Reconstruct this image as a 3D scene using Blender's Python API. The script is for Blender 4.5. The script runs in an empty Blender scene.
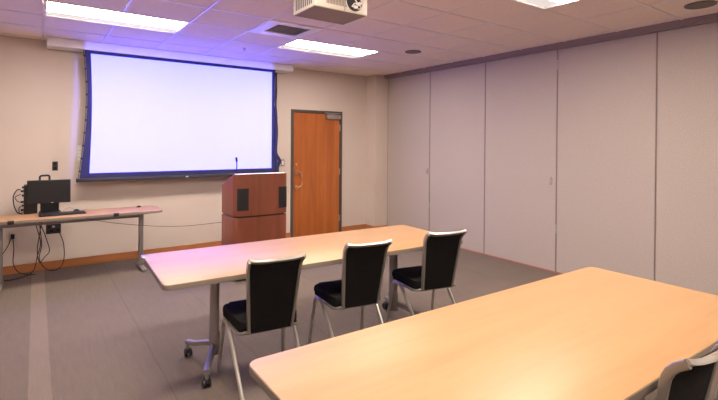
import bpy, bmesh, math, random
from mathutils import Vector, Matrix
random.seed(7)
C = bpy.context.scene.collection
PI = math.pi
H = 2.74

# ------------------------------------------------------------------ mesh helpers
def new():
    return bmesh.new()

def box(bm, x0, x1, y0, y1, z0, z1, bev=0.0, seg=2, M=None, mi=0):
    t = bmesh.new()
    bmesh.ops.create_cube(t, size=1)
    bmesh.ops.scale(t, vec=(abs(x1-x0), abs(y1-y0), abs(z1-z0)), verts=t.verts)
    bmesh.ops.translate(t, vec=((x0+x1)/2, (y0+y1)/2, (z0+z1)/2), verts=t.verts)
    if bev > 0:
        bmesh.ops.bevel(t, geom=t.edges[:], offset=bev, segments=seg, affect='EDGES', profile=0.5)
    merge(bm, t, M, mi)

def merge(bm, t, M=None, mi=0):
    if M is not None:
        bmesh.ops.transform(t, matrix=M, verts=t.verts)
    m = bpy.data.meshes.new('tmp')
    for f in t.faces:
        f.material_index = mi
    t.to_mesh(m); t.free()
    bm.from_mesh(m)
    bpy.data.meshes.remove(m)

def cyl(bm, p0, p1, r0, r1=None, n=20, cap=True, M=None):
    r1 = r0 if r1 is None else r1
    p0 = Vector(p0); p1 = Vector(p1); d = p1-p0
    t = bmesh.new()
    bmesh.ops.create_cone(t, cap_ends=cap, segments=n, radius1=r0, radius2=r1, depth=d.length)
    q = Vector((0, 0, 1)).rotation_difference(d.normalized()).to_matrix().to_4x4()
    bmesh.ops.transform(t, matrix=Matrix.Translation((p0+p1)/2) @ q, verts=t.verts)
    merge(bm, t, M)

def smooth_path(pts, n=8):
    P = [Vector(p) for p in pts]
    if len(P) < 3: return P
    out = []
    for i in range(len(P)-1):
        a = P[i-1] if i > 0 else P[i]*2-P[i+1]
        b, c = P[i], P[i+1]
        d = P[i+2] if i+2 < len(P) else P[i+1]*2-P[i]
        for k in range(n):
            t = k/n
            out.append(0.5*((2*b)+(c-a)*t+(2*a-5*b+4*c-d)*t*t+(3*b-a-3*c+d)*t**3))
    out.append(P[-1])
    return out

def round_path(pts, r=0.03, n=6):
    """polyline with rounded corners"""
    P = [Vector(p) for p in pts]; out = [P[0]]
    for i in range(1, len(P)-1):
        a, b, c = P[i-1], P[i], P[i+1]
        d1 = min(r, (a-b).length*.45); d2 = min(r, (c-b).length*.45)
        s = b+(a-b).normalized()*d1; e = b+(c-b).normalized()*d2
        for k in range(n+1):
            t = k/n
            out.append(s*(1-t)**2+b*2*t*(1-t)+e*t*t)
    out.append(P[-1])
    return out

def sweep(bm, path, rx, ry=None, n=12, up=(0, 0, 1), square=False):
    """tube with elliptical (or rounded-rectangle) section; rx across, ry along 'up'"""
    ry = rx if ry is None else ry
    P = [Vector(p) for p in path]; up = Vector(up)
    prof = []
    for k in range(n):
        a = 2*PI*k/n
        c, s = math.cos(a), math.sin(a)
        if square:
            e = 0.45
            c = math.copysign(abs(c)**e, c); s = math.copysign(abs(s)**e, s)
        prof.append((c*rx, s*ry))
    rings = []
    for i, p in enumerate(P):
        t = (P[min(i+1, len(P)-1)]-P[max(i-1, 0)]).normalized()
        side = t.cross(up)
        if side.length < 1e-4: side = t.cross(Vector((0, 1, 0.01)))
        side.normalize(); u = side.cross(t).normalized()
        rings.append([bm.verts.new(p+side*a+u*b) for a, b in prof])
    for A, B in zip(rings, rings[1:]):
        for k in range(n):
            bm.faces.new((A[k], A[(k+1) % n], B[(k+1) % n], B[k]))
    bm.faces.new(rings[0][::-1]); bm.faces.new(rings[-1])

def prism(bm, outline, z0, z1, bev=0.0, M=None, mi=0):
    t = bmesh.new()
    lo = [t.verts.new((x, y, z0)) for x, y in outline]
    hi = [t.verts.new((x, y, z1)) for x, y in outline]
    n = len(lo)
    t.faces.new(lo[::-1]); top = t.faces.new(hi)
    for k in range(n):
        t.faces.new((lo[k], lo[(k+1) % n], hi[(k+1) % n], hi[k]))
    if bev > 0:
        t.edges.ensure_lookup_table()
        es = [e for e in t.edges if abs(e.verts[0].co.z-e.verts[1].co.z) < 1e-6]
        bmesh.ops.bevel(t, geom=es, offset=bev, segments=2, affect='EDGES', profile=0.5)
    merge(bm, t, M, mi)

def rrect(x0, x1, y0, y1, r, n=8, corners=(1, 1, 1, 1)):
    out = []
    cs = [(x1-r, y1-r, 0), (x0+r, y1-r, 1), (x0+r, y0+r, 2), (x1-r, y0+r, 3)]
    sharp = [(x1, y1), (x0, y1), (x0, y0), (x1, y0)]
    for i, (cx, cy, q) in enumerate(cs):
        if not corners[i]:
            out.append(sharp[i]); continue
        for k in range(n+1):
            a = PI/2*(q+k/n)
            out.append((cx+r*math.cos(a), cy+r*math.sin(a)))
    return out

def obj(name, bm, mat, parent=None, smooth=True, ang=0.6):
    bmesh.ops.recalc_face_normals(bm, faces=bm.faces[:])
    me = bpy.data.meshes.new(name)
    bm.to_mesh(me); bm.free()
    mats = mat if isinstance(mat, (list, tuple)) else [mat]
    for m in mats: me.materials.append(m)
    if smooth:
        me.polygons.foreach_set('use_smooth', [True]*len(me.polygons))
        me.set_sharp_from_angle(angle=ang)
    o = bpy.data.objects.new(name, me); C.objects.link(o)
    if parent: o.parent = parent
    return o

def tag(o, label, cat, group=None):
    o['label'] = label; o['category'] = cat
    if group: o['group'] = group
    return o

def thing(name, label, cat, loc=(0, 0, 0), rz=0, group=None):
    o = bpy.data.objects.new(name, None); C.objects.link(o)
    o.empty_display_size = .1
    o.location = loc; o.rotation_euler = (0, 0, rz)
    return tag(o, label, cat, group)

def struct(name, bm, m, parent=None, smooth=False):
    o = obj(name, bm, m, parent, smooth)
    if not parent: o['kind'] = 'structure'
    return o

def dup(root, loc, rz, label, group=None):
    r = root.copy(); C.objects.link(r); r.location = loc; r.rotation_euler = (0, 0, rz)
    r['label'] = label
    if group: r['group'] = group
    for ch in list(root.children):
        c = ch.copy(); C.objects.link(c); c.parent = r
        for g in ch.children:
            d = g.copy(); C.objects.link(d); d.parent = c
    return r

# ------------------------------------------------------------------ materials
def mat(name, col, rough=.6, metal=0., spec=.5, bump=None, vary=None, emit=None, estr=0., coat=0.):
    m = bpy.data.materials.new(name); m.use_nodes = True
    nt = m.node_tree; b = nt.nodes['Principled BSDF']
    b.inputs['Base Color'].default_value = (*col, 1)
    b.inputs['Roughness'].default_value = rough
    b.inputs['Metallic'].default_value = metal
    b.inputs['Specular IOR Level'].default_value = spec
    b.inputs['Coat Weight'].default_value = coat
    if emit:
        b.inputs['Emission Color'].default_value = (*emit, 1)
        b.inputs['Emission Strength'].default_value = estr
    tc = nt.nodes.new('ShaderNodeTexCoord')
    if vary:   # (scale xyz, amount, detail)
        mp = nt.nodes.new('ShaderNodeMapping'); mp.inputs['Scale'].default_value = vary[0]
        nt.links.new(tc.outputs['Object'], mp.inputs['Vector'])
        nz = nt.nodes.new('ShaderNodeTexNoise'); nz.inputs['Scale'].default_value = 1
        nz.inputs['Detail'].default_value = vary[2]
        nt.links.new(mp.outputs[0], nz.inputs['Vector'])
        cr = nt.nodes.new('ShaderNodeValToRGB')
        a = vary[1]
        cr.color_ramp.elements[0].position = .3; cr.color_ramp.elements[1].position = .7
        cr.color_ramp.elements[0].color = (*[c*(1-a) for c in col], 1)
        cr.color_ramp.elements[1].color = (*[min(1, c*(1+a)) for c in col], 1)
        nt.links.new(nz.outputs['Fac'], cr.inputs[0])
        nt.links.new(cr.outputs[0], b.inputs['Base Color'])
    if bump:   # (scale, strength, distance)
        nz2 = nt.nodes.new('ShaderNodeTexNoise'); nz2.inputs['Scale'].default_value = bump[0]
        nz2.inputs['Detail'].default_value = 3
        nt.links.new(tc.outputs['Object'], nz2.inputs['Vector'])
        bp = nt.nodes.new('ShaderNodeBump'); bp.inputs['Strength'].default_value = bump[1]
        bp.inputs['Distance'].default_value = bump[2]
        nt.links.new(nz2.outputs['Fac'], bp.inputs['Height'])
        nt.links.new(bp.outputs[0], b.inputs['Normal'])
    return m

def wood(name, c1, c2, c3, axis='X', rough=.35, coat=0., leaf=0., grain=18., longs=1.2):
    """wood veneer: long soft streaks plus fine pores; leaf = width of book-matched veneer leaves"""
    m = bpy.data.materials.new(name); m.use_nodes = True
    nt = m.node_tree; b = nt.nodes['Principled BSDF']; N = nt.nodes; L = nt.links
    b.inputs['Roughness'].default_value = rough; b.inputs['Coat Weight'].default_value = coat
    b.inputs['Coat Roughness'].default_value = .25
    tc = N.new('ShaderNodeTexCoord')
    def noise(s, det, dist=0.):
        mp = N.new('ShaderNodeMapping')
        sc = {'X': (longs, grain, grain), 'Z': (grain, grain, longs)}[axis]
        mp.inputs['Scale'].default_value = [v*s for v in sc]
        L.new(tc.outputs['Object'], mp.inputs['Vector'])
        n = N.new('ShaderNodeTexNoise'); n.inputs['Scale'].default_value = 1
        n.inputs['Detail'].default_value = det; n.inputs['Distortion'].default_value = dist
        L.new(mp.outputs[0], n.inputs['Vector']); return n
    n1 = noise(.55, 3, .6); n2 = noise(4., 4)
    cr = N.new('ShaderNodeValToRGB')
    e = cr.color_ramp.elements
    e[0].position = .3; e[0].color = (*c1, 1); e[1].position = .72; e[1].color = (*c3, 1)
    k = e.new(.5); k.color = (*c2, 1)
    mx = N.new('ShaderNodeMath'); mx.operation = 'MULTIPLY_ADD'
    L.new(n2.outputs['Fac'], mx.inputs[0]); mx.inputs[1].default_value = .3
    sb = N.new('ShaderNodeMath'); sb.operation = 'MULTIPLY'; L.new(n1.outputs['Fac'], sb.inputs[0]); sb.inputs[1].default_value = .7
    L.new(sb.outputs[0], mx.inputs[2])
    last = mx.outputs[0]
    if leaf:
        sx = N.new('ShaderNodeSeparateXYZ'); L.new(tc.outputs['Object'], sx.inputs[0])
        dv = N.new('ShaderNodeMath'); dv.operation = 'DIVIDE'; L.new(sx.outputs[0], dv.inputs[0]); dv.inputs[1].default_value = leaf
        fl = N.new('ShaderNodeMath'); fl.operation = 'FLOOR'; L.new(dv.outputs[0], fl.inputs[0])
        wn = N.new('ShaderNodeTexWhiteNoise'); wn.noise_dimensions = '1D'; L.new(fl.outputs[0], wn.inputs['W'])
        ad = N.new('ShaderNodeMath'); ad.operation = 'MULTIPLY_ADD'
        L.new(wn.outputs['Value'], ad.inputs[0]); ad.inputs[1].default_value = .16; L.new(last, ad.inputs[2])
        a2 = N.new('ShaderNodeMath'); a2.operation = 'SUBTRACT'; L.new(ad.outputs[0], a2.inputs[0]); a2.inputs[1].default_value = .08
        last = a2.outputs[0]
    L.new(last, cr.inputs[0]); L.new(cr.outputs[0], b.inputs['Base Color'])
    return m

wall_m = mat('painted_wall', (.63, .535, .465), .75, bump=(180, .15, .002), vary=((1.5, 1.5, 1.5), .02, 2))
dark_m = mat('black_plastic', (.012, .012, .014), .4)
blk_gloss = mat('black_screen_plastic', (.016, .016, .019), .25)
fabric_m = mat('black_upholstery', (.010, .009, .009), .9, spec=.15, bump=(420, .4, .003), vary=((160, 160, 160), .35, 2))
silver_m = mat('champagne_metal', (.33, .31, .28), .38, metal=.75, bump=(300, .05, .001))
rail_m = mat('polished_metal', (.52, .495, .46), .28, metal=.6)
leg_m = mat('silver_paint', (.30, .28, .265), .42, metal=.5)
edge_m = mat('taupe_edge', (.23, .19, .155), .5)
white_m = mat('white_plastic', (.74, .70, .66), .5)
casing_m = mat('white_housing', (.88, .85, .83), .45)
proj_m = mat('projector_white', (.68, .62, .55), .45)
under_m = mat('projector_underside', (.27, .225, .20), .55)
outlet_m = mat('beige_plate', (.55, .46, .39), .5)
cord_m = mat('brown_cord', (.10, .08, .07), .6)
chairleg_m = mat('brushed_leg_metal', (.50, .475, .43), .36, metal=.7)
vent_m = mat('vent_white', (.93, .91, .89), .4)
base_m = wood('baseboard_wood', (.36, .135, .045), (.45, .17, .06), (.52, .22, .085), 'X', .4)
maple_m = wood('maple_laminate', (.455, .258, .118), (.505, .292, .138), (.545, .320, .155), 'X', .42, longs=.8, grain=9)
door_m = wood('door_veneer', (.33, .088, .018), (.42, .118, .024), (.51, .155, .034), 'Z', .33, .15, leaf=.17)
cherry_m = wood('cherry_veneer', (.175, .047, .024), (.22, .060, .031), (.265, .078, .040), 'Z', .38, .1)
frame_m = mat('door_frame_paint', (.085, .065, .055), .45)
bronze_m = mat('satin_nickel', (.62, .42, .27), .3, metal=.9)
steel_m = mat('steel', (.45, .42, .40), .35, metal=.8)
grille_m = mat('speaker_grille', (.010, .010, .013), .7, bump=(900, .8, .003))
border_m = mat('screen_border_cloth', (.018, .018, .060), .75)  # black cloth, the blue of the projector's spill mixed into its colour
bar_m = mat('dark_bar', (.035, .032, .050), .45)
cable_m = mat('cable_rubber', (.010, .009, .010), .6)
soffit_m = mat('track_paint', (.29, .225, .20), .6)
seal_m = mat('floor_seal', (.42, .16, .10), .7)
tbar_m = mat('ceiling_tee', (.80, .74, .70), .28)
tile_m = mat('ceiling_tile', (.84, .72, .63), .9, spec=.2, bump=(260, .35, .004), vary=((60, 60, 60), .04, 3))
panel_m = mat('partition_vinyl', (.475, .41, .36), .8, spec=.25, bump=(330, .35, .003), vary=((70, 70, 70), .06, 3))
spk_m = mat('ceiling_speaker_mesh', (.17, .145, .13), .7, bump=(700, .5, .002))
duct_m = mat('duct_dark', (.17, .16, .18), .7)
lamp_m = mat('lamp_diffuser', (.9, .9, .9), .4, emit=(1.0, .885, .755), estr=43.)
lamp_dim_m = mat('lamp_dim_side_glow', (.10, .10, .10), .4, emit=(1.0, .90, .84), estr=.72)  # dimmer far side of the fixture, its fainter light set as weak emission
lamp_side_m = mat('lamp_reflector', (.8, .78, .76), .4)
screen_m = mat('projected_screen', (.32, .32, .32), .8, emit=(.385, .40, 4.9), estr=1.0)  # white cloth; emission stands in for the projected light and its blue bounce
led_m = mat('label_white', (.7, .7, .7), .5)

# carpet: fine loop pile, tile seams, one paler inset strip
def carpet():
    m = bpy.data.materials.new('carpet'); m.use_nodes = True
    nt = m.node_tree; N = nt.nodes; L = nt.links; b = N['Principled BSDF']
    b.inputs['Roughness'].default_value = .95; b.inputs['Specular IOR Level'].default_value = .15
    tc = N.new('ShaderNodeTexCoord'); sp = N.new('ShaderNodeSeparateXYZ'); L.new(tc.outputs['Object'], sp.inputs[0])
    def M(op, a, bb=None, c=None):
        n = N.new('ShaderNodeMath'); n.operation = op
        for i, v in enumerate((a, bb, c)):
            if v is None: continue
            if isinstance(v, (int, float)): n.inputs[i].default_value = v
            else: L.new(v, n.inputs[i])
        return n.outputs[0]
    X, Y = sp.outputs[0], sp.outputs[1]
    n1 = N.new('ShaderNodeTexNoise'); n1.inputs['Scale'].default_value = 150; n1.inputs['Detail'].default_value = 3
    L.new(tc.outputs['Object'], n1.inputs['Vector'])
    mp = N.new('ShaderNodeMapping'); mp.inputs['Scale'].default_value = (30, 3, 1); L.new(tc.outputs['Object'], mp.inputs[0])
    n2 = N.new('ShaderNodeTexNoise'); n2.inputs['Scale'].default_value = 1.5; n2.inputs['Detail'].default_value = 2
    L.new(mp.outputs[0], n2.inputs['Vector'])
    # carpet tiles 0.61 m, each with its own slight tone
    tx = M('FLOOR', M('DIVIDE', M('ADD', X, 4.42), .61)); ty = M('FLOOR', M('DIVIDE', M('ADD', Y, .2), .61))
    cb = N.new('ShaderNodeCombineXYZ'); L.new(tx, cb.inputs[0]); L.new(ty, cb.inputs[1])
    wn = N.new('ShaderNodeTexWhiteNoise'); wn.noise_dimensions = '2D'; L.new(cb.outputs[0], wn.inputs['Vector'])
    fx = M('FRACT', M('DIVIDE', M('ADD', X, 4.42), .61)); sx = M('LESS_THAN', M('PINGPONG', fx, .5), .008)
    fy = M('FRACT', M('DIVIDE', M('ADD', Y, .2), .61)); sy = M('LESS_THAN', M('PINGPONG', fy, .5), .006)
    seam = M('MAXIMUM', sx, M('MULTIPLY', sy, .4))
    strip = M('LESS_THAN', M('ABSOLUTE', M('ADD', X, 5.09)), .062)
    v = M('ADD', M('MULTIPLY', M('SUBTRACT', n1.outputs['Fac'], .5), 1.1), 1.0)
    v = M('ADD', v, M('MULTIPLY', M('SUBTRACT', n2.outputs['Fac'], .5), .22))
    v = M('ADD', v, M('MULTIPLY', M('SUBTRACT', wn.outputs['Value'], .5), .05))
    v = M('SUBTRACT', v, M('MULTIPLY', seam, .16))
    v = M('ADD', v, M('MULTIPLY', strip, .30))
    vm = N.new('ShaderNodeVectorMath'); vm.operation = 'SCALE'
    vm.inputs[0].default_value = (.180, .143, .118); L.new(v, vm.inputs['Scale'])
    L.new(vm.outputs[0], b.inputs['Base Color'])
    bp = N.new('ShaderNodeBump'); bp.inputs['Strength'].default_value = .5; bp.inputs['Distance'].default_value = .004
    L.new(n1.outputs['Fac'], bp.inputs['Height']); L.new(bp.outputs[0], b.inputs['Normal'])
    return m
carpet_m = carpet()

# ------------------------------------------------------------------ room shell
XL, YF = -6.60, -9.6
WT = .15
bm = new(); box(bm, XL-WT, WT+.25, YF-WT, .15, -.1, 0); struct('floor', bm, carpet_m)
# ceiling: slab + drop-in tiles hanging slightly below their grid
GX0, GX, GY0, GY = -5.060, .602, -1.310, .588
lights = [(-5.060, -1.898), (-2.652, -1.898), (-2.652, -4.838), (-5.060, -4.838), (-2.652, -7.778), (-5.060, -7.778)]
vent = (-3.254, -2.486)
gxs = [GX0+GX*k for k in range(-3, 10)]; gys = [GY0+GY*k for k in range(2, -16, -1)]
def cut(a, lo, hi): return sorted({lo, hi, *[v for v in a if lo+.02 < v < hi-.02]})
CX = cut(gxs, XL, -.09); CY = cut(gys, YF, 0)
bm = new(); box(bm, XL-WT, WT+.25, YF-WT, .15, H+.085, H+.18)
def lit(x, y):
    for lx, ly in lights:
        if lx < x < lx+2*GX and ly < y < ly+GY: return True
    return vent[0] < x < vent[0]+GX and vent[1] < y < vent[1]+GY
for x0, x1 in zip(CX, CX[1:]):
    for y0, y1 in zip(CY, CY[1:]):
        if lit((x0+x1)/2, (y0+y1)/2): continue
        g = .010
        box(bm, x0+g, x1-g, y0+g, y1-g, H+.004, H+.0125, .002, 1)
struct('ceiling', bm, tile_m)
bm = new()
def open_at(x, y): return lit(x, y)
for x in CX[1:-1]:
    for y0, y1 in zip(CY, CY[1:]):
        if not (lit(x-.1, (y0+y1)/2) and lit(x+.1, (y0+y1)/2)): box(bm, x-.0085, x+.0085, y0, y1, H, H+.0125)
for y in CY[1:-1]: box(bm, CX[0], CX[-1], y-.0085, y+.0085, H+.0002, H+.0122)
# the tees stop at the lamp and vent openings
tees = struct('trim_1', bm, tbar_m)

DX0, DX1, DZ = -1.773, -.794, 2.08
bm = new()
box(bm, XL-WT, DX0, 0, WT, 0, H+.01); box(bm, DX1, WT, 0, WT, 0, H+.01); box(bm, DX0, DX1, 0, WT, DZ, H+.01)
box(bm, DX0, DX1, WT-.02, WT, 0, DZ)
struct('wall_back', bm, wall_m)
bm = new(); box(bm, -.27, -.0, -.276, 0, 0, H); struct('wall_column', bm, wall_m)
bm = new(); box(bm, .10, .25, YF-WT, .15, 0, H+.01); struct('wall_right', bm, wall_m)
bm = new(); box(bm, XL-WT, XL, YF-WT, WT, 0, H+.01); struct('wall_left', bm, wall_m)
bm = new(); box(bm, XL-WT, .25, YF-WT, YF, 0, H+.01); struct('wall_front', bm, wall_m)
# baseboards
bm = new()
box(bm, XL, DX0, -.014, 0, 0, .098, .003, 1); box(bm, DX1, -.27, -.014, 0, 0, .088, .003, 1)
struct('baseboard_back', bm, base_m)
bm = new(); box(bm, -.284, -.27, -.29, -.014, 0, .088, .003, 1); box(bm, -.27, -.005, -.29, -.276, 0, .088, .003, 1)
struct('baseboard_column', bm, base_m)
bm = new(); box(bm, XL, XL+.014, YF, 0, 0, .095, .003, 1); struct('baseboard_left', bm, base_m)
bm = new(); box(bm, XL, .0, YF, YF+.014, 0, .095, .003, 1); struct('baseboard_front', bm, base_m)
# partition head track along the ceiling (right)
bm = new()
box(bm, -.085, .10, YF, -.276, H-.040, H+.012, .002, 1)
box(bm, -.055, .10, YF, -.276, H-.056, H-.040, .002, 1)
struct('trim_2', bm, soffit_m)
# floor seal strip of the partition, worn in places to its red-brown backing
bm = new()
box(bm, -.012, .09, YF, -.28, 0, .012, .002, 1)
struct('trim_3', bm, seal_m)

# ------------------------------------------------------------------ folding partition panels
jy = [-.278, -1.345, -2.437, -3.514, -4.590, -5.665, -6.740, -7.815, -8.890]
plabels = ['grey fabric partition panel next to the white corner column',
           'grey fabric partition panel second from the corner column, with a tiny latch near the floor',
           'third grey fabric partition panel from the corner column, small latch box at its right edge',
           'wide grey fabric partition panel with hinges on its left edge, behind the front table corner',
           'grey fabric partition panel at the right edge of the photograph, beyond the darkest joint']
def partition(y0, y1, label):
    t = thing('partition_panel', label, 'partition', ((0), (y0+y1)/2, 0), 0, 'folding partition panels along the right wall')
    w = (y0-y1)/2
    bm = new(); box(bm, 0, .085, -w+.004, w-.004, .012, H-.056, .003, 1); obj('panel_face', bm, panel_m, t)
    for s in (-1, 1):
        bm = new(); box(bm, -.003, .03, s*(w-.005)-.003, s*(w-.005)+.003, .014, H-.058); obj('edge_trim', bm, soffit_m, t)
    return t
def latch(t, y, z, h=.075, w=.028):
    bm = new(); box(bm, -.022, 0, y-w/2, y+w/2, z-h/2, z+h/2, .006, 2)
    box(bm, -.03, -.02, y-w*.2, y+w*.2, z-h*.2, z+h*.3, .003, 1)
    obj('latch', bm, panel_m, t)
def hinge(t, y, z, h=.09, r=.007):
    bm = new()
    for k in range(3): cyl(bm, (-.008, y, z-h/2+h/3*k+.002), (-.008, y, z-h/2+h/3*(k+1)-.002), r, n=10)
    obj('hinge', bm, steel_m, t)
for i in range(5):
    t = partition(jy[i], jy[i+1], plabels[i])
    w = (jy[i]-jy[i+1])/2
    if i == 0: latch(t, -w+.05, 1.10, .08, .03)
    if i == 1:
        hinge(t, w-.006, .56, .10); 
        bm = new(); box(bm, -.018, 0, -.15, -.05, .10, .118, .004, 1); obj('latch', bm, soffit_m, t)
    if i == 2: latch(t, -w+.07, 1.10, .09, .035)
    if i == 3: hinge(t, w-.006, .53, .11); hinge(t, w-.006, 2.50, .12)

# ------------------------------------------------------------------ door
t = bpy.data.objects.new('door_1', None); C.objects.link(t); t['kind'] = 'structure'; t.location = ((DX0+DX1)/2, 0, 0)
dw = (DX1-DX0)/2; FW = .047
bm = new()
box(bm, -dw, -dw+FW, -.018, .08, 0, DZ, .003, 1); box(bm, dw-FW, dw, -.018, .08, 0, DZ, .003, 1)
box(bm, -dw+FW, dw-FW, -.018, .08, DZ-FW, DZ, .003, 1)
obj('door_frame', bm, frame_m, t)
bm = new(); box(bm, -dw+FW+.003, dw-FW-.003, .0, .045, .008, DZ-FW-.003, .002, 1); leaf = obj('door_leaf', bm, door_m, t)
hx = -dw+FW+.065
bm = new()
for z in (1.065, .815):
    cyl(bm, (hx-.005, 0, z), (hx-.005, -.012, z), .032, .029, 24)
    cyl(bm, (hx-.005, -.012, z), (hx-.005, -.05, z), .011, n=12)
sweep(bm, round_path([(hx-.005, -.05, 1.065), (hx+.065, -.055, 1.05), (hx+.065, -.055, .845), (hx-.005, -.05, .815)], .04), .010, n=12)
cyl(bm, (hx-.012, 0, 1.19), (hx-.012, -.008, 1.19), .017, n=18)
obj('door_handle', bm, bronze_m, leaf)
bm = new(); box(bm, dw-.33, dw-.055, -.055, 0, DZ-.135, DZ-.06, .006, 2)
obj('door_closer', bm, steel_m, leaf)
bm = new(); box(bm, dw-.36, dw-.06, -.045, -.018, DZ-.045, DZ-.03, .002, 1)
sweep(bm, [(dw-.30, -.06, DZ-.06), (dw-.18, -.07, DZ-.05), (dw-.10, -.035, DZ-.037)], .007, n=8)
obj('closer_arm', bm, steel_m, leaf)
for z in (.25, 1.05, 1.80):
    bm = new()
    cyl(bm, (dw-FW-.001, -.010, z-.055), (dw-FW-.001, -.010, z+.055), .008, n=12)
    obj('hinge', bm, steel_m, leaf)

# ------------------------------------------------------------------ ceiling lamps
def lamp(x, y, label):
    t = thing('ceiling_light', label, 'ceiling light', (x+GX, y+GY/2, H), 0, 'recessed fluorescent ceiling lights')
    w, d = GX-.006, GY/2-.006
    bm = new(); f = .014
    box(bm, -w, w, -d, -d+f, -.003, .010, .001, 1); box(bm, -w, w, d-f, d, -.003, .010, .001, 1)
    box(bm, -w, -w+f, -d+f, d-f, -.003, .010, .001, 1); box(bm, w-f, w, -d+f, d-f, -.003, .010, .001, 1)
    obj('light_frame', bm, casing_m, t)
    bm = new(); e = .003; zt = .062
    box(bm, -w+e, w-e, -d+e, -d+e+.006, .010, zt); box(bm, -w+e, w-e, d-e-.006, d-e, .010, zt)
    box(bm, -w+e, -w+e+.006, -d+e, d-e, .010, zt); box(bm, w-e-.006, w-e, -d+e, d-e, .010, zt)
    obj('reflector', bm, lamp_side_m, t)
    bm = new(); box(bm, -w+.010, w-.010, -d+.010, d-.165, .010, .060); obj('diffuser', bm, lamp_m, t)
    bm = new(); box(bm, -w+.010, w-.010, d-.165, d-.010, .012, .060); obj('dim_side_strip', bm, lamp_dim_m, t)
    return t
lamp(*lights[0], 'bright recessed ceiling light above the left half of the projection screen')
lamp(*lights[1], 'bright recessed ceiling light in front of the door, right of the projector')
lamp(*lights[2], 'recessed ceiling light cut by the top edge, over the table and right chairs')
for k in (3, 4, 5):
    t = lamp(*lights[k], ['recessed ceiling light over the left side of the room, out of view',
          'recessed ceiling light behind the camera on the right', 'recessed ceiling light behind the camera on the left'][k-3])

# vent
t = thing('ceiling_vent', 'square white air vent with dark slats in the ceiling behind the projector', 'vent', (vent[0]+GX/2, vent[1]+GY/2, H))
w, d = GX/2, GY/2
def ring(bm, a, b, z0, z1, w0, w1):
    """square sloping louvre ring"""
    A = [bm.verts.new((sx*w0, sy*w0, z0)) for sx, sy in ((-1, -1), (1, -1), (1, 1), (-1, 1))]
    B = [bm.verts.new((sx*w1, sy*w1, z1)) for sx, sy in ((-1, -1), (1, -1), (1, 1), (-1, 1))]
    for k in range(4): bm.faces.new((A[k], A[(k+1) % 4], B[(k+1) % 4], B[k]))
bm = new()
for (x0, x1, y0, y1) in ((-w+.006, -w+.13, -d+.006, d-.006), (w-.10, w-.006, -d+.006, d-.006), (-w+.13, w-.10, -d+.006, -d+.10), (-w+.13, w-.10, d-.13, d-.006)):
    box(bm, x0, x1, y0, y1, -.006, .010, .002, 1)
obj('vent_frame', bm, vent_m, t)
bm = new(); box(bm, -w+.12, w-.09, -d+.09, d-.12, .006, .011); obj('vent_duct', bm, duct_m, t)
for k in range(8):
    y = -d+.120+k*.050
    bm = new(); box(bm, -w+.128, w-.098, -.013, .013, -.001, .001, 0, 1, Matrix.Translation((0, y, -.001)) @ Matrix.Rotation(.5, 4, 'X'))
    obj('slat', bm, casing_m, t)

def ceiling_speaker(x, y, r, label, m):
    t = thing('ceiling_speaker', label, 'speaker', (x, y, H+.004), 0, 'round ceiling speakers')
    bm = new(); cyl(bm, (0, 0, -.002), (0, 0, -.006), r*.93, r*.9, 40); obj('grille', bm, m, t)
    bm = new()
    P = [(r*math.cos(a), r*math.sin(a), -.003) for a in [2*PI*k/40 for k in range(41)]]
    for rr, z0, z1 in ((r, -.0001, -.008),):
        A = []
        for rad, z in ((r*.92, 0), (r*.92, -.008), (r*.97, -.010), (r, -.006), (r, 0)):
            A.append([bm.verts.new((rad*math.cos(2*PI*k/40), rad*math.sin(2*PI*k/40), z)) for k in range(40)])
        for R0, R1 in zip(A, A[1:]+A[:1]):
            for k in range(40): bm.faces.new((R0[k], R0[(k+1) % 40], R1[(k+1) % 40], R1[k]))
    obj('speaker_rim', bm, m if m is spk_m else white_m, t)
ceiling_speaker(-1.10, -2.155, .105, 'small round ceiling speaker nearer the white corner column', spk_m)
ceiling_speaker(-.51, -5.12, .115, 'round ceiling speaker at the top right corner, above the partition', spk_m)
ceiling_speaker(-4.76, -2.25, .125, 'white round ceiling speaker beside the top left ceiling light', white_m)
bm = new(); cyl(bm, (0, 0, 0), (0, 0, -.006), .028, .024, 20); cyl(bm, (0, 0, -.006), (0, 0, -.03), .008, n=10); cyl(bm, (0, 0, -.03), (0, 0, -.033), .02, n=16)
o = tag(obj('sprinkler_head', bm, steel_m), 'tiny sprinkler head in the bluish ceiling above the projection screen', 'sprinkler'); o.location = (-2.95, -1.01, H+.006)

# ------------------------------------------------------------------ projector
t = thing('projector', 'white ceiling projector with a bracket pole, cut by the top edge', 'projector', (-3.41, -3.84, 2.45))
bm = new(); box(bm, -.215, .215, -.155, .155, 0, .135, .006, 2); body = obj('projector_body', bm, proj_m, t)
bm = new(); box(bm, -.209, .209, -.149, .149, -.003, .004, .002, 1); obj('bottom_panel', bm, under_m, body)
bm = new()
for k in range(9): box(bm, -.2175, -.2155, -.12+.027*k, -.107+.027*k, .02, .115)
obj('vent_slats', bm, duct_m, body)
bm = new()
for k in range(14): box(bm, -.125+.012*k, -.118+.012*k, -.1568, -.1555, .03, .09)
obj('rear_grille', bm, soffit_m, body)
bm = new(); box(bm, .02, .024, -.157, -.155, .004, .13); obj('seam', bm, duct_m, body)
bm = new(); cyl(bm, (.10, -.1555, .075), (.10, -.158, .075), .066, n=32); obj('cable_recess', bm, dark_m, body)
bm = new()
A = [(.10+.068*math.cos(a), -.157, .075+.068*math.sin(a)) for a in [2*PI*k/32 for k in range(33)]]
sweep(bm, A, .0035, n=8, up=(0, 1, 0)); obj('recess_ring', bm, white_m, body)
bm = new()
sweep(bm, smooth_path([(.08, -.158, .04), (.09, -.18, .06), (.12, -.185, .05), (.15, -.17, .08), (.12, -.17, .16), (.03, -.05, .20)]), .005, n=8)
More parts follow.
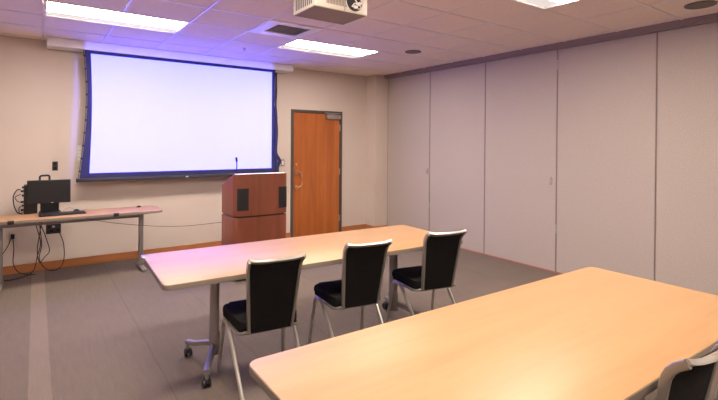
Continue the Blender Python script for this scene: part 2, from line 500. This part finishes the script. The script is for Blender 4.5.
sweep(bm, smooth_path([(.13, -.158, .03), (.14, -.18, .04), (.10, -.18, .075), (.09, -.17, .11), (.10, -.16, .17), (.02, -.05, .22)]), .004, n=8)
box(bm, .09, .12, -.175, -.158, .03, .05, .003, 1); box(bm, .13, .15, -.172, -.158, .06, .08, .003, 1)
obj('plug_cables', bm, casing_m, body)
bm = new(); cyl(bm, (-.09, .15, .07), (-.09, .185, .07), .05, .045, 28); obj('lens', bm, blk_gloss, body)
bm = new(); cyl(bm, (0, 0, .16), (0, 0, .287), .022, n=20); cyl(bm, (0, 0, .283), (0, 0, .295), .07, n=28)
box(bm, -.14, .14, -.10, .10, .150, .162, .003, 1)
for sx in (-1, 1):
    for sy in (-1, 1): cyl(bm, (sx*.12, sy*.085, .134), (sx*.12, sy*.085, .152), .008, n=10)
obj('ceiling_mount', bm, casing_m, t)

# ------------------------------------------------------------------ projection screen (roll-down, tab-tensioned)
t = thing('projection_screen', 'large lit white roll-down projection screen with a black border lit blue', 'projection screen', (-3.4, -.21, 1.05))
SY = 0.
bm = new(); box(bm, -1.615, 1.54, -.04,   .205, 1.595, 1.694, .004, 1); hs = obj('screen_housing', bm, casing_m, t)
def sheet(bm, L, R, zb, zt, y, th=.0015, n=24):
    """thin cloth with curved sides: L(u), R(u) give x at height fraction u"""
    f = []; bk = []
    for k in range(n+1):
        u = k/n; z = zb+(zt-zb)*u
        f.append((bm.verts.new((L(u), y, z)), bm.verts.new((R(u), y, z))))
        bk.append((bm.verts.new((L(u), y+th, z)), bm.verts.new((R(u), y+th, z))))
    for k in range(n):
        bm.faces.new((f[k][0], f[k][1], f[k+1][1], f[k+1][0]))
        bm.faces.new((bk[k][0], bk[k+1][0], bk[k+1][1], bk[k][1]))
        bm.faces.new((f[k][0], f[k+1][0], bk[k+1][0], bk[k][0]))
        bm.faces.new((f[k][1], bk[k][1], bk[k+1][1], f[k+1][1]))
    bm.faces.new((f[0][0], bk[0][0], bk[0][1], f[0][1])); bm.faces.new((f[n][0], f[n][1], bk[n][1], bk[n][0]))
def LB(u): return -1.288+.012*u+.090*(math.sin(min(1, u*1.25)*PI*.5))-.055*u**3
def RB(u): return 1.250+.075*(1-u)**4-.010*math.sin(u*PI)
bm = new(); sheet(bm, LB, RB, .045, 1.60, 0); obj('screen_border', bm, border_m, t)
bm = new(); sheet(bm, lambda u: -1.185+.030*math.sin(min(1, u*1.3)*PI*.5)-.02*u**3, lambda u: 1.196, .105, 1.555, -.0022)
pic = obj('screen_cloth', bm, screen_m, t)
bm = new(); box(bm, -1.325, 1.30, -.018, .018, 0, .045, .006, 2); bar = obj('bottom_bar', bm, bar_m, t)
bm = new(); box(bm, -.06, -.025, -.020, -.0175, .014, .030); obj('bar_label', bm, led_m, bar)
# tension cord with its clips down the left side, bunched cloth at the right side
bm = new()
pts = [(LB(u)-.012, 0, .05+1.55*u) for u in [k/20 for k in range(21)]]
sweep(bm, pts, .003, n=6, up=(0, 1, 0))
for k in range(1, 20, 2): x, y, z = pts[k]; box(bm, x-.006, x+.014, -.005, .005, z-.01, z+.01, .002, 1)
obj('tension_cord', bm, cable_m, t)
bm = new()
for r, dx, ph in ((.014, 0, 0), (.012, .02, 1.3), (.013, -.014, 2.4)):
    P = []
    for k in range(30):
        u = k/29; z = .05+1.50*u
        bul = .085*math.exp(-((z-.215)/.07)**2)
        P.append((1.262+dx*(1-u)+.006*math.sin(5*u*PI+ph)+bul*(.3+.5*abs(math.sin(ph+.6)))+.05*max(0, .12-u)*4, -.012+.012*math.sin(9*u+ph), z))
    sweep(bm, smooth_path(P, 2), r*1.15, r*.8, 8, up=(0, 1, 0))
obj('gathered_cloth', bm, border_m, t)

# ------------------------------------------------------------------ wall plates
def plate(name, label, cat, x0, x1, z0, z1, m, inner=None, y=0):
    t = thing(name, label, cat, ((x0+x1)/2, y, (z0+z1)/2))
    w, h = (x1-x0)/2, (z1-z0)/2
    bm = new(); box(bm, -w, w, -.007, 0, -h, h, .003, 2); obj('cover_plate', bm, m, t)
    return t, w, h
t, w, h = plate('light_switch', 'white rocker switch in a dark plate left of the door', 'light switch', -1.948, -1.882, 1.165, 1.275, soffit_m)
bm = new(); box(bm, -w*.5, w*.5, -.012, -.006, -h*.6, h*.6, .002, 1); obj('rocker', bm, white_m, t)
t, w, h = plate('wall_plate', 'black wall plate above the computer monitor', 'wall plate', -4.955, -4.898, 1.185, 1.295, dark_m)
for z in (.028, -.026):
    bm = new(); box(bm, -.013, .013, -.010, -.006, z-.014, z+.014, .002, 1); obj('socket', bm, blk_gloss, t)
t, w, h = plate('outlet_box', 'wide black wall outlet box under the narrow desk', 'outlet', -5.015, -4.865, .425, .555, dark_m)
for k, (x, z) in enumerate(((-.045, .02), (0, .02), (.045, -.02), (-.02, -.03))):
    bm = new(); box(bm, x-.014, x+.014, -.012, -.006, z-.012, z+.012, .002, 1); obj('socket', bm, steel_m if k == 1 else blk_gloss, t)
t, w, h = plate('wall_outlet', 'beige power outlet low on the wall behind the left desk leg', 'outlet', -5.365, -5.295, .37, .485, outlet_m)
bm = new(); box(bm, -.02, .016, -.032, -.006, -.02, .035, .004, 2); obj('plug', bm, dark_m, t)
t, w, h = plate('screen_control', 'pale wall control beside the lower left corner of the screen', 'wall control', -4.705, -4.645, 1.29, 1.49, white_m)
for k in range(4):
    bm = new(); box(bm, -.02, .02, -.011, -.006, .06-.042*k-.012, .06-.042*k+.012, .002, 1); obj('button', bm, casing_m, t)

# ------------------------------------------------------------------ narrow desk with the computer
t = thing('wall_desk', 'narrow wood laminate desk against the back wall under the screen', 'desk', (-4.745, -.635, 0))
hl, hd = .865, .255
bm = new(); prism(bm, rrect(-hl, hl, -hd, hd, .08), .707, .7335, .004); obj('edge_band', bm, edge_m, t)
bm = new(); prism(bm, rrect(-hl+.004, hl-.004, -hd+.004, hd-.004, .077), .730, .7352, .001); obj('tabletop', bm, maple_m, t)
for lx in (-.68, .68):
    bm = new()
    box(bm, lx-.026, lx+.026, .08, .135, .035, .69, .012, 3)
    box(bm, lx-.035, lx+.035, -.16, .17, .69, .7072, .004, 1)
    box(bm, lx-.028, lx+.028, -.13, .235, .012, .040, .010, 2)
    cyl(bm, (lx, -.11, 0), (lx, -.11, .014), .018, n=14); cyl(bm, (lx, .215, 0), (lx, .215, .014), .018, n=14)
    obj('leg', bm, leg_m, t)
bm = new(); box(bm, -.66, .66, .095, .120, .62, .665, .003, 1); obj('crossbar', bm, leg_m, t)
for cx in (-.575, .365):
    bm = new(); box(bm, cx-.028, cx+.028, -hd-.006, -hd+.03, .704, .740, .005, 2); obj('edge_clip', bm, dark_m, t)
bm = new(); cyl(bm, (0, 0, 0), (0, 0, .012), .027, .025, 20); cyl(bm, (0, 0, .012), (0, 0, .020), .015, .012, 16)
o = tag(obj('desk_puck', bm, dark_m), 'small round black puck near the right end of the desk', 'puck'); o.location = (-4.08, -.47, .7352)

TT = .7352
t = thing('computer_monitor', 'black flat computer monitor with a carrying handle on the desk', 'monitor', (-4.99, -.45, TT))
bm = new(); box(bm, -.205, .20, -.014, .012, .112, .372, .006, 2); scr = obj('monitor_housing', bm, dark_m, t)
bm = new(); box(bm, -.196, .191, -.0155, -.0135, .124, .364); obj('display', bm, blk_gloss, scr)
bm = new(); box(bm, .015, .035, -.0165, -.015, .117, .121); obj('logo_mark', bm, led_m, scr)
bm = new(); prism(bm, rrect(-.10, .105, -.10, .10, .02), 0, .018, .004)
box(bm, -.085, .09, .02, .06, .012, .30, .01, 2)
box(bm, -.06, .06, .008, .03, .20, .30, .004, 1); obj('monitor_stand', bm, dark_m, t)
bm = new(); sweep(bm, round_path([(-.09, .035, .30), (-.09, .035, .418), (.0, .035, .422), (.0, .035, .30)], .022), .010, .012, 10, up=(0, 1, 0)); obj('carry_handle', bm, dark_m, t)

t = thing('computer', 'small black desktop computer wired up behind the monitor', 'computer', (-5.13, -.335, TT))
bm = new(); box(bm, -.095, .03, -.085, .11, 0, .315, .006, 2); obj('computer_case', bm, dark_m, t)
for k, z in enumerate((.29, .25, .20, .13, .09, .04)):
    bm = new(); box(bm, -.112-.01*(k % 2), -.094, -.03, .0, z-.01, z+.012, .003, 1); obj('plug', bm, dark_m, t)
def cable(name, label, pts, r=.0035, sm=8, m=None):
    bm = new(); sweep(bm, smooth_path(pts, sm), r, n=8, up=(.3, .2, 1)); return tag(obj(name, bm, m or cable_m), label, 'cable')
x0, y0 = -5.13, -.335
cable('computer_cable', 'thick black cable looping left of the computer', [(x0-.125, y0-.015, TT+.27), (x0-.155, y0-.03, TT+.265), (x0-.185, y0-.04, TT+.20), (x0-.18, y0-.04, TT+.10), (x0-.15, y0-.04, TT+.02), (x0-.12, y0-.02, TT+.005), (x0-.10, y0+.10, TT+.005)], .0055)
cable('computer_cable', 'thin inner cable loop at the computer plugs', [(x0-.12, y0-.015, TT+.215), (x0-.17, y0-.035, TT+.19), (x0-.15, y0-.035, TT+.145), (x0-.116, y0-.015, TT+.125)], .004)
cable('computer_cable', 'lowest small cable loop at the computer plugs', [(x0-.116, y0-.015, TT+.085), (x0-.135, y0-.07, TT+.07), (x0-.13, y0-.09, TT+.02), (x0-.10, y0-.12, TT+.005)], .004)
t = thing('keyboard', 'black keyboard lying at the front of the desk', 'keyboard', (-4.875, -.655, TT), .05)
bm = new(); box(bm, -.215, .215, -.07, .07, 0, .018, .004, 2); obj('keyboard_base', bm, dark_m, t)
bm = new()
for r in range(5):
    for c in range(19): box(bm, -.207+c*.0218, -.189+c*.0218, -.061+r*.0245, -.041+r*.0245, .016, .0235, .002, 1)
obj('keys', bm, blk_gloss, t)
t = thing('computer_mouse', 'black mouse sitting behind the right end of the keyboard', 'mouse', (-4.735, -.515, TT), .3)
bm = new()
for k in range(1):
    s = bmesh.new(); bmesh.ops.create_uvsphere(s, u_segments=20, v_segments=12, radius=1)
    for v in s.verts:
        v.co.z = max(v.co.z, 0)
    bmesh.ops.transform(s, matrix=Matrix.Diagonal((.033, .055, .034, 1)), verts=s.verts); merge(bm, s)
obj('mouse_shell', bm, dark_m, t)
bm = new(); cyl(bm, (-.004, .028, .030), (.004, .028, .030), .006, n=12); obj('scroll_wheel', bm, steel_m, t)
cable('mouse_cable', 'thin pale mouse wire looping behind the keyboard', [(-4.74, -.455, TT+.012), (-4.80, -.40, TT+.04), (-4.86, -.43, TT+.012), (-4.82, -.47, TT+.004), (-4.70, -.42, TT+.004), (-4.63, -.40, TT+.004)], .002, m=soffit_m)
# hanging cables below the desk
def hang(label, pts, r=.0045):
    cable('hanging_cable', label, pts, r)
hang('black cable from the desk looping to the wall outlet box', [(-5.09, -.60, .70), (-5.07, -.30, .50), (-5.06, -.20, .33), (-5.08, -.22, .18), (-5.01, -.25, .06), (-4.90, -.22, .04), (-4.84, -.12, .12), (-4.84, -.05, .30), (-4.885, -.018, .45)])
hang('black cable in the tangle under the computer, its loop swinging right', [(-5.10, -.62, .70), (-5.05, -.40, .55), (-5.01, -.30, .40), (-4.985, -.24, .27), (-5.03, -.22, .20), (-5.08, -.24, .15), (-5.10, -.26, .30), (-5.08, -.40, .50), (-5.06, -.60, .70)])
hang('black cable running straight down under the computer then left along the floor', [(-5.13, -.60, .70), (-5.09, -.35, .50), (-5.07, -.25, .36), (-5.10, -.24, .22), (-5.14, -.26, .06), (-5.26, -.28, .010), (-5.45, -.32, .008)])
hang('black cord from the plugged outlet hanging down to the floor', [(-5.33, -.030, .42), (-5.32, -.05, .28), (-5.325, -.08, .14), (-5.28, -.14, .05), (-5.20, -.20, .02), (-5.12, -.21, .008)])
hang('black cord from the plugged outlet sweeping left behind the desk leg', [(-5.34, -.030, .44), (-5.38, -.06, .33), (-5.45, -.10, .22), (-5.52, -.14, .16), (-5.60, -.2, .10)])
cable('lectern_cable', 'long dark cable sagging from the desk to the lectern', [(-4.66, -.62, .703), (-4.66, -.62, .672), (-4.40, -.70, .607), (-4.03, -.90, .565), (-3.72, -1.12, .565), (-3.365, -1.42, .62)], .003, m=cord_m)

# ------------------------------------------------------------------ lectern
t = thing('lectern', 'dark cherry wood lectern with two black speaker grilles beside the door', 'lectern', (-3.015, -1.54, 0), 0)
hw, yf, yb = .325, -.215, .20
def front_outline(s=0., r=.06, bow=.03, n=12):
    """plan outline: rounded front corners, slightly bowed front (front is -y)"""
    out = [(hw-s, yb), (-hw+s, yb)]
    for k in range(7):
        a = PI+PI/2*k/6
        out.append((-hw+s+r+r*math.cos(a), yf+s+r+r*math.sin(a)))
    for k in range(1, n):
        u = k/n; x = -hw+s+r+(2*hw-2*s-2*r)*u
        out.append((x, yf+s-bow*math.sin(PI*u)))
    for k in range(7):
        a = 1.5*PI+PI/2*k/6
        out.append((hw-s-r+r*math.cos(a), yf+s+r+r*math.sin(a)))
    return out
bm = new(); prism(bm, front_outline(.035), 0, .05); obj('plinth', bm, dark_m, t)
bm = new(); prism(bm, front_outline(.0), .05, .705, .003); obj('lower_cabinet', bm, cherry_m, t)
bm = new(); prism(bm, front_outline(.018), .704, .722); obj('shadow_gap', bm, dark_m, t)
# upper housing, its reading surface sloping down away from the audience
bm = new()
ol = front_outline(0.)
def topz(y): return 1.185 if y < yf+.10 else 1.185-(y-(yf+.10))*.45
tt = bmesh.new()
lo = [tt.verts.new((x, y, .722)) for x, y in ol]
n = len(lo)
hi = [tt.verts.new((x, y, topz(y))) for x, y in ol]
tt.faces.new(lo[::-1])
for k in range(n): tt.faces.new((lo[k], lo[(k+1) % n], hi[(k+1) % n], hi[k]))
tt.faces.new(hi)
bmesh.ops.bevel(tt, geom=[e for e in tt.edges if e.verts[0].co.z > 1 and e.verts[1].co.z > 1], offset=.004, segments=2, affect='EDGES')
bmesh.ops.connect_verts_concave(tt, faces=[f for f in tt.faces if len(f.verts) > 4 and f.calc_center_median().z > .9])
bmesh.ops.triangulate(tt, faces=[f for f in tt.faces if len(f.verts) > 4])
merge(bm, tt); obj('upper_cabinet', bm, cherry_m, t)
bm = new(); prism(bm, [(x*.97, min(y, yf+.10)) for x, y in front_outline(.012) if y < yf+.10+.001]+[(hw*.93, yf+.10), (-hw*.93, yf+.10)], 1.183, 1.189, .001) if False else box(bm, -hw+.03, hw-.03, yf+.02, yf+.095, 1.184, 1.190, .002, 1)
obj('top_ledge', bm, casing_m, t)
for gx in (-.232, .262):
    bm = new()
    g0, g1 = gx-.062, gx+.062
    if gx > 0: g1 = hw-.004
    # speaker grilles follow the bowed front
    outl = []
    m_ = 6
    def fy(x):
        r = .06
        if x > hw-r: return yf+r-math.sqrt(max(0, r*r-(x-hw+r)**2))
        if x < -hw+r: return yf+r-math.sqrt(max(0, r*r-(-hw+r-x)**2))
        return yf-.03*math.sin(PI*(x+hw-r)/(2*hw-2*r))
    xs = [g0+(g1-g0)*k/m_ for k in range(m_+1)]
    outl = [(x, fy(x)-.006) for x in xs]+[(x, fy(x)+.004) for x in xs[::-1]]
    prism(bm, outl, .785, 1.03, .001); obj('speaker_grille', bm, grille_m, t)
bm = new()
bd = [(-.31, .15), (-.31, .02)]
t2 = thing('gooseneck_microphone', 'thin black gooseneck microphone standing on the lectern', 'microphone', (-3.265, -1.62, 1.160))
bm = new(); cyl(bm, (0, 0, 0), (0, 0, .02), .018, .014, 18); obj('microphone_base', bm, dark_m, t2)
bm = new(); sweep(bm, smooth_path([(0, 0, .018), (0, .002, .08), (.0, .0, .12), (-.005, -.01, .175)]), .006, n=8); obj('gooseneck', bm, dark_m, t2)
bm = new(); cyl(bm, (-.005, -.008, .168), (-.014, -.02, .212), .012, .011, 12); obj('microphone_head', bm, dark_m, t2)

# ------------------------------------------------------------------ conference tables
def t_table(label, loc, rz, hl, hd, lxs):
    t = thing('conference_table', label, 'table', loc, rz, 'wood laminate conference tables')
    bm = new(); prism(bm, rrect(-hl, hl, -hd, hd, .045), .703, .7325, .004); obj('edge_band', bm, edge_m, t)
    bm = new(); prism(bm, rrect(-hl+.003, hl-.003, -hd+.003, hd-.003, .043), .729, .735, .0015); obj('tabletop', bm, maple_m, t)
    for lx in lxs:
        bm = new(); ox = math.copysign(.115, lx)
        # oval column, mounting plate, arched T foot
        outl = [(lx+.030*math.cos(a), .045*math.sin(a)) for a in [2*PI*k/24 for k in range(24)]]
        prism(bm, outl, .16, .672)
        outl = [(lx+.034*math.cos(a), .052*math.sin(a)) for a in [2*PI*k/24 for k in range(24)]]
        prism(bm, outl, .10, .26, .008)
        box(bm, lx-.04, lx+.04, -.26, .26, .670, .704, .006, 2)
        for s in (-1, 1):
            sweep(bm, smooth_path([(lx, s*.01, .165), (lx+ox*.35, s*.09, .145), (lx+ox*.75, s*.18, .118), (lx+ox*1.05, s*.262, .105)], 5), .020, .017, 10, square=True)
            cyl(bm, (lx+ox, s*.25, .060), (lx+ox, s*.25, .105), .012, n=12)
        leg = obj('leg', bm, leg_m, t)
        for s in (-1, 1):
            bm = new(); px = lx+ox; py = s*.25+.012
            for q in (-1, 1): cyl(bm, (px+q*.008, py, .030), (px+q*.024, py, .030), .030, .027, 22)
            cyl(bm, (px-.01, py, .030), (px+.01, py, .030), .012, n=12)
            tb = bmesh.new()
            bmesh.ops.create_uvsphere(tb, u_segments=18, v_segments=10, radius=.034)
            for v in tb.verts: v.co.z = max(v.co.z, .004)
            bmesh.ops.scale(tb, vec=(.62, 1, 1.1), verts=tb.verts)
            bmesh.ops.translate(tb, vec=(px, py, .036), verts=tb.verts); merge(bm, tb)
            obj('caster', bm, dark_m, leg)
    bm = new(); box(bm, min(lxs)+.03, max(lxs)-.03, -.022, .022, .60, .655, .006, 2); obj('crossbar', bm, leg_m, t)
    return t
tb = t_table('long wood laminate table with casters, three black chairs along its near side', (-3.328, -3.530, 0), math.radians(-2.4), 1.185, .420, (-.785, .752))
bm = new(); box(bm, -1.20, -1.165, .30, .385, .706, .742, .005, 2); obj('ganging_clip', bm, steel_m, tb)
t_table('large wood laminate table in the foreground with rounded corners', (-3.293, -5.472, 0), math.radians(-.7), 1.194, .457, (-.80, .80))

# ------------------------------------------------------------------ chairs
def make_chair(label, loc, rz, group):
    t = thing('conference_chair', label, 'chair', loc, rz, group)
    # seat cushion, front is +y
    bm = new()
    outl = [(x*(1-.42*(.215-y)), y) for x, y in rrect(-.222, .222, -.185, .215, .06)]
    prism(bm, outl, .402, .464, .022); obj('seat', bm, fabric_m, t, ang=1.2)
    bm = new(); prism(bm, [(x*.95, y*.95) for x, y in outl], .390, .404, .003); obj('seat_pan', bm, dark_m, t)
    # backrest, leaning back
    yb0, zb0, yb1, zb1 = -.185, .398, -.325, .865
    W0, W1 = .134, .166
    def bp(x, u, off):
        """point on the back: x lateral, u height 0..1, off = distance in front of the mid surface"""
        cur = -.014*(1-(x/.18)**2)                # curves back in the middle
        curl = -.052*max(0, (u-.80)/.20)**2.6      # the top curls backwards
        return Vector((x, yb0+(yb1+.048-yb0)*u+curl+off+cur, zb0+(zb1-zb0)*u))
    bm = new(); nu, nv = 22, 10; F = []; B = []
    for i in range(nu+1):
        u = i/nu; w = (W0+(W1-W0)*u)-.012
        F.append([bm.verts.new(bp(w*(2*j/nv-1), u*.970, .022-.016*u**3+.014*(1-u**4)*(1-abs(2*j/nv-1)**4))) for j in range(nv+1)])
        B.append([bm.verts.new(bp(w*(2*j/nv-1), u*.970, -.010)) for j in range(nv+1)])
    for i in range(nu):
        for j in range(nv):
            bm.faces.new((F[i][j], F[i][j+1], F[i+1][j+1], F[i+1][j])); bm.faces.new((B[i][j], B[i+1][j], B[i+1][j+1], B[i][j+1]))
        bm.faces.new((F[i][0], F[i+1][0], B[i+1][0], B[i][0])); bm.faces.new((F[i][nv], B[i][nv], B[i+1][nv], F[i+1][nv]))
    for j in range(nv):
        bm.faces.new((F[0][j], B[0][j], B[0][j+1], F[0][j+1])); bm.faces.new((F[nu][j], F[nu][j+1], B[nu][j+1], B[nu][j]))
    obj('backrest', bm, fabric_m, t)
    for s in (-1, 1):
        bm = new()
        P = [bp(s*(W0+(W1-W0)*u), u, 0)+Vector((0, .0, 0)) for u in [k/20 for k in range(21)]]
        sweep(bm, P, .009, .016, 10, up=(0, 1, 0), square=True); obj('back_frame', bm, silver_m, t)
    # top rail: dips in the middle, its ends flare out and back
    bm = new(); rows = []
    for a, zo, yo in ((.960, .004, .006), (.975, .004, .006), (1., .010, .004), (1.012, .006, -.006), (1.0, -.004, -.012), (.975, -.004, -.010), (.960, -.004, -.010)):
        rows.append([bm.verts.new(bp(v*.166, min(a, 1.0), yo)+Vector((0, -.004*(1-v*v) if a > .99 else 0, zo+.010*abs(v)**5-.004))) for v in [2*k/24-1 for k in range(25)]])
    for A, B in zip(rows, rows[1:]+rows[:1]):
        for k in range(24): bm.faces.new((A[k], A[k+1], B[k+1], B[k]))
    bm.faces.new([r_[0] for r_ in rows]); bm.faces.new([r_[-1] for r_ in rows][::-1])
    obj('top_rail', bm, rail_m, t, ang=1.0)
    # legs
    for s in (-1, 1):
        bm = new(); sweep(bm, round_path([(s*.19, -.02, .385), (s*.205, .165, .388), (s*.225, .245, 0.0)], .06), .0125, .0145, 10); obj('leg', bm, chairleg_m, t)
        bm = new(); sweep(bm, round_path([(s*.210, .185, .32), (s*.212, .135, .385), (s*.210, .02, .385), (s*.192, -.35, 0.0)], .10), .0125, .0145, 10); obj('leg', bm, chairleg_m, t)
    bm = new()
    for y in (-.17, .15): sweep(bm, [(-(.15 if y < 0 else .19), y, .388), ((.15 if y < 0 else .19), y, .388)], .010, n=8)
    for s in (-1, 1): sweep(bm, smooth_path([(s*.20, -.02, .390), (s*.19, -.15, .390), (s*.140, -.185, .40)], 5), .010, n=8)
    obj('seat_frame', bm, silver_m, t)
    return t
G1 = 'chairs along the near side of the far table'
D = math.radians
ch = make_chair('black chair at the left end of the far table, nearest the caster leg', (-3.911, -3.831, 0), D(-7.3), G1)
dup(ch, (-3.206, -3.805, 0), D(-9.5), 'middle black chair of the three at the far table', G1)
dup(ch, (-2.468, -3.838, 0), D(-12.5), 'black chair at the right end of the far table, in front of the partition', G1)
G2 = 'chairs along the near side of the foreground table'
dup(ch, (-3.256, -5.74, 0), D(-6), 'black chair with a bright metal top rail, cropped at the bottom right corner', G2)
dup(ch, (-1.945, -5.865, 0), D(0), 'black chair whose seat edge barely shows at the right edge, past the bright top rail', G2)

# ------------------------------------------------------------------ light
# the projector's beam: its overscan lights the dark border of the screen
ld = bpy.data.lights.new('projector_beam', 'SPOT'); ld.energy = 650; ld.color = (.10, .12, 1.0)
ld.spot_size = math.radians(70); ld.spot_blend = .1; ld.shadow_soft_size = .03
lo = bpy.data.objects.new('projector_beam', ld); C.objects.link(lo)
lo.location = (-3.50, -3.62, 2.52)
lo.rotation_euler = (Vector((-3.65, -.2, 2.1))-lo.location).to_track_quat('-Z', 'Y').to_euler()

# the projector throws a rectangle: mask the lamp by beam direction
ld.use_nodes = True
nt = ld.node_tree; em = nt.nodes['Emission']
q = lo.rotation_euler.to_matrix().inverted()
cs = [q @ (Vector((x, -.2, z))-lo.location) for x, z in ((-4.65, 1.135), (-4.65, 2.75), (-2.185, 1.135), (-2.185, 2.75))]
ax = [c.x/-c.z for c in cs]; ay = [c.y/-c.z for c in cs]
tc = nt.nodes.new('ShaderNodeTexCoord'); sp = nt.nodes.new('ShaderNodeSeparateXYZ'); nt.links.new(tc.outputs['Normal'], sp.inputs[0])
def mth(op, a, b):
    n = nt.nodes.new('ShaderNodeMath'); n.operation = op
    for k, v in enumerate((a, b)):
        if isinstance(v, float): n.inputs[k].default_value = v
        else: nt.links.new(v, n.inputs[k])
    return n.outputs[0]
az = mth('ABSOLUTE', sp.outputs[2], 0.)
X = mth('DIVIDE', sp.outputs[0], az); Y = mth('DIVIDE', sp.outputs[1], az)
k = mth('MULTIPLY', mth('MULTIPLY', mth('GREATER_THAN', X, min(ax)), mth('LESS_THAN', X, max(ax))),
        mth('MULTIPLY', mth('GREATER_THAN', Y, min(ay)), mth('LESS_THAN', Y, max(ay))))
nt.links.new(k, em.inputs['Strength'])

w = bpy.data.worlds.new('World'); bpy.context.scene.world = w; w.use_nodes = True
w.node_tree.nodes['Background'].inputs[0].default_value = (.9, .85, .8, 1)
w.node_tree.nodes['Background'].inputs[1].default_value = .0

# ------------------------------------------------------------------ camera
cd = bpy.data.cameras.new('camera'); co = bpy.data.objects.new('camera', cd); C.objects.link(co)
fw = Vector((.57831359, .81579602, -.00549892)); r = Vector((.8158102, -.57827535, .00716467)); u = r.cross(fw)
Mx = Matrix(((r.x, u.x, -fw.x, -5.11554), (r.y, u.y, -fw.y, -6.61183), (r.z, u.z, -fw.z, 1.547016), (0, 0, 0, 1)))
co.matrix_world = Mx
cd.sensor_width = 36; cd.lens = 455.679*36/718; cd.shift_y = -(200-145.299)/718
cd.clip_start = .02
sc = bpy.context.scene; sc.camera = co
sc.view_settings.view_transform = 'Standard'; sc.view_settings.look = 'None'
sc.view_settings.gamma = 1; sc.view_settings.use_curve_mapping = False
sc.view_settings.exposure = 0.0
